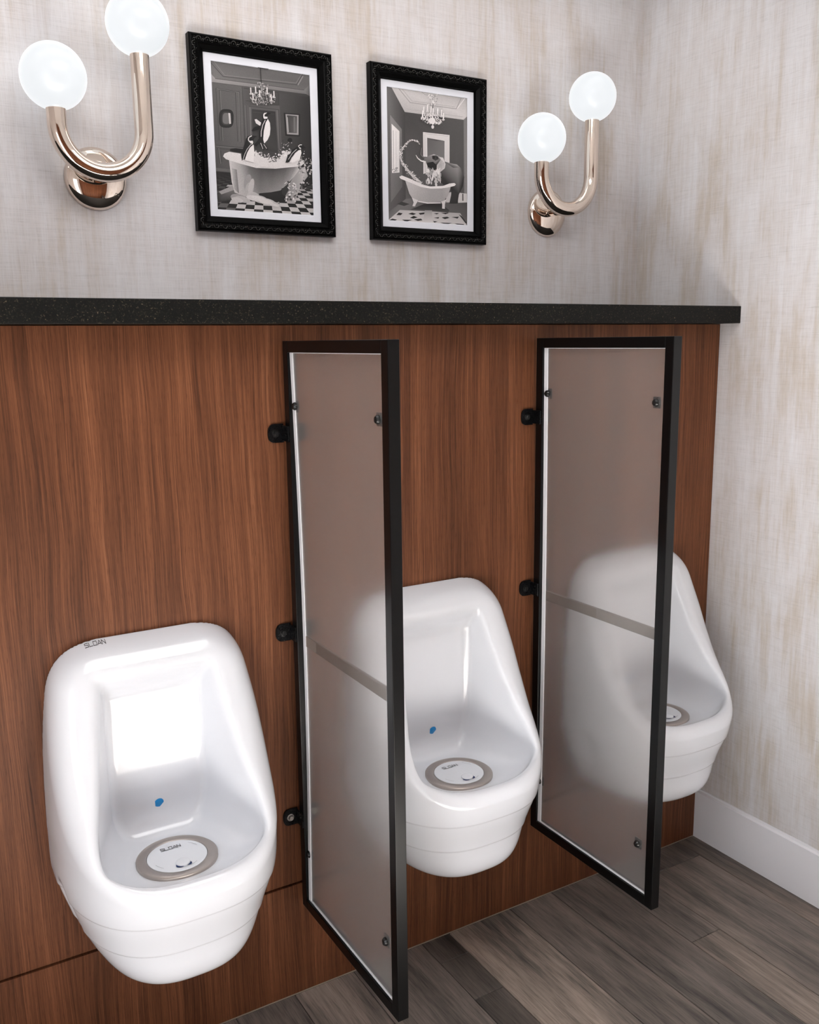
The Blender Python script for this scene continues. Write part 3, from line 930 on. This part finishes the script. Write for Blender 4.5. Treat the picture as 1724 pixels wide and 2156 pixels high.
    p.poly([(675, 900), (612, 850), (592, 856), (606, 898), (650, 926)], 214)
    p.poly([(672, 922), (590, 938), (556, 975), (562, 990), (640, 968)], K)
    p.poly([(690, 840), (735, 845), (712, 900), (690, 985), (684, 1070), (692, 1130), (655, 1112), (605, 1160), (580, 1140), (638, 1070), (645, 960), (665, 890)], K)
    p.poly([(742, 850), (764, 895), (768, 960), (760, 1030), (735, 1085), (696, 1127), (684, 1080), (694, 980), (716, 890)], Wt)
    p.line([(728, 850), (698, 915), (676, 990), (672, 1060), (688, 1128)], 12, K)
    p.line([(712, 862), (684, 915), (664, 990), (662, 1050)], 7, 214)
    p.poly([(683, 812), (700, 776), (738, 774), (784, 786), (748, 803), (738, 832), (700, 845), (685, 836)], K)
    p.poly([(690, 800), (702, 782), (735, 778), (722, 790), (706, 800), (704, 822), (738, 826), (736, 846), (700, 850), (690, 832)], 220)
    p.ell(722, 806, 14, 14, K, 8)
    p.line([(652, 1112), (668, 1160), (690, 1200)], [18, 22, 14], K); p.line([(655, 1120), (680, 1190)], 6, 205)
    p.line([(690, 1128), (712, 1162), (732, 1196)], [18, 20, 12], K); p.line([(690, 1135), (722, 1185)], 6, 205)
    # left penguin in the tub
    p.poly([(462, 1188), (370, 1176), (312, 1184), (304, 1202), (340, 1214), (450, 1228)], K)
    p.poly([(478, 1120), (490, 1070), (520, 1040), (548, 1090), (556, 1140), (500, 1210), (470, 1306), (434, 1290), (448, 1200)], K)
    p.poly([(560, 1105), (576, 1150), (582, 1230), (570, 1340), (470, 1316), (500, 1230), (548, 1145)], Wt)
    p.line([(574, 1128), (520, 1176), (492, 1230), (468, 1306)], 11, K); p.line([(545, 1135), (500, 1190), (470, 1250), (455, 1300)], 6, 205)
    p.poly([(488, 1075), (510, 1042), (552, 1034), (616, 1044), (585, 1064), (570, 1098), (535, 1105)], K)
    p.line([(556, 1038), (522, 1056), (516, 1082), (530, 1108)], 10, 220); p.poly([(528, 1096), (566, 1094), (570, 1120), (538, 1124)], 220)
    # right penguin
    p.poly([(1068, 1168), (1096, 1192), (1060, 1225), (1000, 1290), (962, 1346), (930, 1346), (958, 1262), (1012, 1200)], K)
    p.poly([(1000, 1215), (940, 1240), (950, 1262), (985, 1245)], 205)
    p.poly([(1104, 1188), (1114, 1235), (1094, 1310), (1010, 1350), (976, 1340), (1040, 1240)], Wt)
    p.line([(1108, 1196), (1056, 1208), (1006, 1268), (968, 1340)], 10, K); p.line([(1060, 1195), (1010, 1240), (965, 1310)], 6, 196)
    p.poly([(1064, 1172), (1082, 1142), (1122, 1138), (1168, 1184), (1135, 1186), (1108, 1192)], K)
    p.line([(1078, 1164), (1096, 1146), (1120, 1146)], 9, 220); p.poly([(1080, 1165), (1106, 1178), (1112, 1194), (1092, 1188)], 220)
    # chandelier
    p.line([(640, 268), (760, 290)], 12, 60); p.line([(668, 276), (676, 440)], 7, 40)
    for i in range(170):
        a = R_.uniform(0, 2 * PI); rr = math.sqrt(R_.random())
        x, y = 688 + 150 * rr * math.cos(a), 620 + 78 * rr * math.sin(a) + 0.04 * 150 * math.cos(a)
        p.ell(x, y, R_.uniform(3, 7), R_.uniform(5, 15), R_.choice([206, 160, 130, 186, 96]), 5, R_.uniform(-.4, .4))
    for i in range(50):
        x, y = 682 + R_.gauss(0, 26), R_.uniform(440, 560)
        p.ell(x, y, 5, R_.uniform(6, 14), R_.choice([190, 150, 120, 210]), 5)
    for x, y in ((552, 530), (607, 520), (736, 530), (812, 572), (780, 610), (575, 590), (650, 560)):
        p.line([(x, y - 34), (x + 2, y + 30)], 13, 224); p.ell(x + 2, y + 38, 18, 8, 200, 8)
    return p

def elephant_print():
    p = Print([(178, 235), (1195, 388), (1182, 1993), (187, 1930)])
    R_ = random.Random(5)
    p.poly([(150, 210), (1220, 370), (1210, 2010), (160, 1950)], [92, 84, 76, 84])
    p.poly([(170, 230), (245, 248), (412, 560), (412, 1660), (180, 1830)], [112, 96, 62, 70, 92])
    p.poly([(412, 558), (1148, 660), (1145, 1600), (412, 1660)], [66, 84, 78, 92])
    p.poly([(1148, 658), (1200, 600), (1195, 1720), (1145, 1590)], [116, 128, 150, 118])
    p.poly([(245, 245), (1200, 385), (1196, 612), (1148, 658), (410, 558)], [196, 178, 206, 198, 178])
    p.line([(335, 260), (478, 440), (1058, 520), (1122, 380)], 8, 146); p.line([(380, 268), (500, 420), (1040, 496)], 5, 160)
    p.line([(430, 520), (1140, 622)], 5, 166); p.line([(1070, 516), (1165, 390)], 12, 222); p.line([(622, 305), (665, 340), (760, 360)], 5, 140)
    p.poly([(224, 592), (370, 775), (370, 1500), (224, 1700)], [134, 118, 96, 112])
    p.poly([(242, 706), (340, 800), (336, 1322), (242, 1328)], [236, 226, 214, 236])
    p.line([(262, 790), (262, 1280)], 8, 176); p.line([(296, 800), (296, 1290)], 6, 196); p.line([(242, 1160), (336, 1165)], 0.1, 200)
    for i in range(16): p.ell(R_.uniform(248, 312), R_.uniform(1262, 1315), 7, 10, R_.choice([150, 190, 120]), 6)
    p.poly([(636, 812), (970, 850), (966, 1230), (636, 1340)], 214)
    p.line([(652, 830), (955, 866)], 5, 172); p.line([(660, 840), (660, 1320)], 5, 176)
    p.poly([(688, 884), (906, 924), (902, 1260), (688, 1340)], [92, 112, 120, 118]); p.poly([(688, 884), (906, 924), (800, 925), (692, 900)], 84)
    # floor
    p.poly([(180, 1830), (412, 1655), (1145, 1590), (1195, 1720), (1190, 2010), (180, 1950)], [96, 110, 86, 70, 96, 118])
    p.poly([(1060, 1575), (1180, 1590), (1185, 1700), (1070, 1705)], 206); p.line([(1130, 1590), (1130, 1680)], 14, 60)
    p.poly([(920, 1580), (985, 1570), (975, 1700), (920, 1700)], 196)
    p.poly([(187, 1925), (335, 1795), (1095, 1835), (1185, 2005)], [206, 190, 176, 206])
    p.poly([(390, 1745), (460, 1720), (360, 1690), (300, 1720)], 56)
    p.poly([(470, 1790), (640, 1720), (860, 1720), (960, 1800), (940, 1830), (700, 1800)], [60, 40, 34, 56, 70, 60])
    for q in ([(290, 1860), (320, 1828), (370, 1838), (345, 1862)], [(440, 1845), (490, 1828), (540, 1845), (500, 1860)], [(570, 1835), (650, 1825), (640, 1850), (590, 1856)],
              [(460, 1895), (510, 1870), (560, 1890), (505, 1905)], [(187, 1930), (240, 1905), (300, 1918), (260, 1936)], [(360, 1918), (490, 1920), (410, 1945)], [(510, 1915), (600, 1905), (620, 1925), (560, 1935)],
              [(760, 1838), (830, 1835), (800, 1852)], [(850, 1830), (960, 1830), (910, 1850)], [(760, 1895), (830, 1885), (820, 1905)], [(860, 1890), (930, 1880), (960, 1895), (900, 1912)], [(985, 1885), (1080, 1880), (1060, 1905)],
              [(750, 1935), (810, 1940), (770, 1955)], [(840, 1955), (990, 1960), (920, 1980)], [(1020, 1965), (1140, 1975), (1140, 1992), (1080, 1990)], [(1075, 1850), (1110, 1870), (1180, 1960), (1160, 1965)]):
        p.poly(q, 40)
    p.poly([(650, 1800), (740, 1800), (745, 1985), (620, 1975)], [150, 150, 222, 214])
    # elephant
    p.poly([(895, 1180), (960, 1200), (1060, 1222), (1112, 1270), (1148, 1380), (1132, 1500), (1080, 1600), (1062, 1715), (958, 1715), (986, 1590), (975, 1500), (900, 1490), (840, 1430), (828, 1320)],
           [80, 126, 150, 90, 36, 34, 46, 36, 40, 46, 36, 34, 40, 50])
    p.poly([(920, 1200), (1060, 1224), (1100, 1262), (1010, 1262)], [96, 176, 130, 70])
    p.line([(690, 1158), (632, 1142), (596, 1100), (602, 1050), (612, 1010), (585, 962)], [66, 44, 36, 30, 26, 20], 66)
    p.line([(680, 1140), (632, 1125), (606, 1095), (612, 1050), (618, 1010)], [10, 8, 7, 6, 5], 130)
    p.poly([(640, 1150), (700, 1112), (770, 1092), (840, 1118), (862, 1165), (812, 1215), (800, 1312), (770, 1312), (738, 1280), (692, 1250), (668, 1195)], [110, 130, 210, 150, 96, 40, 30, 30, 60, 34, 96])
    p.poly([(682, 1200), (758, 1186), (806, 1232), (792, 1322), (742, 1272), (690, 1252)], 22)
    p.poly([(745, 1110), (800, 1105), (835, 1150), (790, 1175), (750, 1150)], 60); p.ell(768, 1132, 16, 22, 26, 8); p.ell(812, 1134, 12, 18, 34, 8)
    p.poly([(802, 1312), (806, 1230), (855, 1160), (832, 1124), (885, 1136), (916, 1215), (905, 1270), (850, 1316)], [206, 190, 170, 206, 226, 214, 206, 190])
    for i in range(7): p.line([(815 + i * 13, 1300 - i * 6), (835 + i * 10, 1220 - i * 4)], 3, 150)
    p.line([(668, 1190), (610, 1176), (566, 1142), (544, 1102)], [18, 16, 12, 6], 226)
    p.ell(752, 1292, 18, 10, 214, 8)
    # water
    for i in range(60):
        p.ell(R_.uniform(670, 850), R_.uniform(1290, 1480), R_.uniform(5, 16), R_.uniform(14, 44), R_.choice([186, 214, 160, 226]), 7, R_.uniform(-.3, .3))
    path = [(585, 962), (565, 930), (525, 913), (470, 920), (430, 950), (385, 1000), (352, 1050), (345, 1120), (362, 1180), (400, 1240), (450, 1310), (510, 1370), (560, 1420), (610, 1460)]
    wd = [10, 11, 12, 14, 20, 26, 28, 28, 34, 44, 52, 56, 54, 50]
    p.line(path, [w_ * 0.6 for w_ in wd], 206)
    for i in range(210):
        t = R_.random() * (len(path) - 1.001); k = int(t); f = t - k
        x = path[k][0] * (1 - f) + path[k + 1][0] * f; y = path[k][1] * (1 - f) + path[k + 1][1] * f
        p.ell(x + R_.gauss(0, wd[k] * .38), y + R_.gauss(0, wd[k] * .38), R_.uniform(3, 9), R_.uniform(4, 13), R_.choice([236, 220, 196, 150, 110]), 6, R_.random() * 3)
    # tub
    p.strip([(402, 1420), (500, 1465), (610, 1503), (720, 1520), (860, 1518), (976, 1500)], [(452, 1590), (490, 1650), (580, 1684), (700, 1702), (880, 1692), (944, 1600)],
            [196, 190, 178, 164, 160, 178], [186, 178, 166, 160, 160, 176])
    p.poly([(328, 1378), (360, 1360), (480, 1408), (620, 1476), (720, 1500), (880, 1492), (960, 1462), (1020, 1456), (1040, 1472), (1024, 1492), (960, 1508), (860, 1524), (720, 1527), (600, 1506), (420, 1432), (345, 1402)], 232)
    p.poly([(484, 1640), (566, 1676), (536, 1720), (522, 1752), (490, 1748), (506, 1700)], 212); p.poly([(850, 1694), (922, 1660), (900, 1720), (898, 1782), (864, 1778), (866, 1720)], 214)
    p.poly([(566, 1682), (690, 1702), (846, 1700), (846, 1712), (680, 1716), (560, 1694)], 226)
    # chandelier
    p.line([(760, 360), (758, 600)], 8, 90)
    for i in range(60): p.ell(765 + R_.gauss(0, 28), R_.uniform(335, 470), R_.uniform(4, 9), R_.uniform(7, 18), R_.choice([236, 222, 160, 200]), 6, R_.uniform(-.6, .6))
    for i in range(190):
        a = R_.uniform(0, 2 * PI); rr = math.sqrt(R_.random())
        p.ell(757 + 148 * rr * math.cos(a), 645 + 74 * rr * math.sin(a) + 6 * math.cos(a), R_.uniform(4, 9), R_.uniform(6, 16), R_.choice([236, 220, 196, 130, 240]), 5, R_.uniform(-.5, .5))
    p.ell(745, 672, 44, 40, 228, 12); p.ell(752, 750, 18, 24, 226, 8)
    for x, y in ((643, 540), (690, 515), (735, 540), (760, 560), (818, 560), (866, 580), (628, 590), (890, 620)):
        p.line([(x, y - 46), (x - 4, y + 34)], 15, 236); p.ell(x - 4, y + 40, 20, 10, 214, 8)
    return p

FW_, FH_, MW = 0.3612, 0.435, 0.035
def make_picture(x0, z0, label, prn):
    cx, cz = x0 + FW_ / 2, z0 + FH_ / 2
    root = empty('framed_picture', (cx, D, cz)); tag(root, label, 'picture', 'framed prints above the ledge')
    # moulding profile: (inset from the outer edge, depth from the wall)
    prof = [(0.0, -0.001), (0.0, -0.021), (0.002, -0.0245), (0.005, -0.0255), (0.0065, -0.0238), (0.0185, -0.0222), (0.0205, -0.0245), (0.0235, -0.0235), (0.0325, -0.0165), (0.0335, -0.0125), (MW, -0.0125), (MW, -0.006)]
    hw, hh = FW_ / 2, FH_ / 2
    cor = [(-hw, -hh), (hw, -hh), (hw, hh), (-hw, hh)]; inn = [(1, 1), (-1, 1), (-1, -1), (1, -1)]
    for s_ in range(4):
        e_ = (s_ + 1) % 4
        bm = bmesh.new(); A = []; B = []
        for d, y in prof:
            A.append(bm.verts.new((cor[s_][0] + inn[s_][0] * d, y, cor[s_][1] + inn[s_][1] * d)))
            B.append(bm.verts.new((cor[e_][0] + inn[e_][0] * d, y, cor[e_][1] + inn[e_][1] * d)))
        n = len(prof)
        for i in range(n): bm.faces.new((A[i], B[i], B[(i + 1) % n], A[(i + 1) % n]))
        bm.faces.new(A); bm.faces.new(B[::-1])
        bmesh.ops.recalc_face_normals(bm, faces=bm.faces)
        rail = mesh_obj('frame_rail', bm, M_FRAMEBLK, root)
        # carved scrollwork in the hollow of the moulding
        bm = bmesh.new()
        L = FW_ if s_ % 2 == 0 else FH_
        ux, uz = [(1, 0), (0, 1), (-1, 0), (0, -1)][s_]; vx, vz = -uz, ux
        cnt = int(round((L - 0.02) / 0.0212))
        pitch = (L - 0.026) / cnt
        def W_(a, b_, y):
            return (cor[s_][0] + ux * a + vx * b_, y, cor[s_][1] + uz * a + vz * b_)
        for i in range(cnt):
            a0 = 0.013 + (i + 0.5) * pitch
            arc = []
            for k in range(11):
                t = math.radians(-35 + 250 * k / 10)
                rr = 0.0052
                arc.append(W_(a0 + rr * math.cos(t), 0.0115 - rr * math.sin(t) * 0.95, -0.0236))
            sweep(bm, arc, [0.0005 + 0.0009 * math.sin(PI * k / 10) for k in range(11)], 5)
            cur = []
            for k in range(9):
                t = k / 8
                cur.append(W_(a0 + pitch * (0.30 + 0.40 * t), 0.0085 + 0.0075 * t + 0.0022 * math.sin(2 * PI * t), -0.0235))
            sweep(bm, cur, [0.0004 + 0.0009 * math.sin(PI * k / 8) for k in range(9)], 5)
            for dx, dv, r_ in ((0, 0.0125, 0.0017), (0.5 * pitch, 0.0165, 0.0014), (0.5 * pitch, 0.0078, 0.0012)):
                b2 = bmesh.new(); bmesh.ops.create_icosphere(b2, subdivisions=1, radius=r_)
                c_ = Vector(W_(a0 + dx, dv, -0.0232))
                for v in b2.verts: v.co += c_
                merge(bm, b2)
        mesh_obj('carved_scrollwork', bm, M_CARVE, rail, True)
    iw, ih = hw - MW + 0.0008, hh - MW + 0.0008
    pw, ph = 0.251, 0.331
    bm = bmesh.new(); box(bm, -iw, iw, -0.006, -0.002, -ih, ih); mesh_obj('backing_board', bm, M_MATB, root)
    # mat with a bevelled window
    bm = bmesh.new()
    ring = [[(sx * w_, y, sz * h_) for sx, sz in ((-1, -1), (1, -1), (1, 1), (-1, 1))] for w_, h_, y in ((iw, ih, -0.0062), (iw, ih, -0.0092), (pw / 2 + 0.001, ph / 2 + 0.001, -0.0092), (pw / 2, ph / 2, -0.0078))]
    vr = [[bm.verts.new(c_) for c_ in r_] for r_ in ring]
    for a, b_ in zip(vr[:-1], vr[1:]):
        for i in range(4): bm.faces.new((a[i], a[(i + 1) % 4], b_[(i + 1) % 4], b_[i]))
    bmesh.ops.recalc_face_normals(bm, faces=bm.faces)
    mesh_obj('mat_board', bm, M_MATB, root)['label'] = 'white mat board'
    pr_ = prn.build(pw + 0.002, ph + 0.002, root, -0.0064)
    return pr_
o = make_picture(-0.5941, 1.8287, 'black carved frame with a print of three penguins splashing in a bathtub', penguin_print())
o['label'] = 'black and white print of penguins in a bathtub under a chandelier'
o = make_picture(-0.1245, 1.8287, 'black carved frame with a print of an elephant spraying water over a bathtub', elephant_print())
o['label'] = 'black and white print of an elephant beside a bathtub under a chandelier'
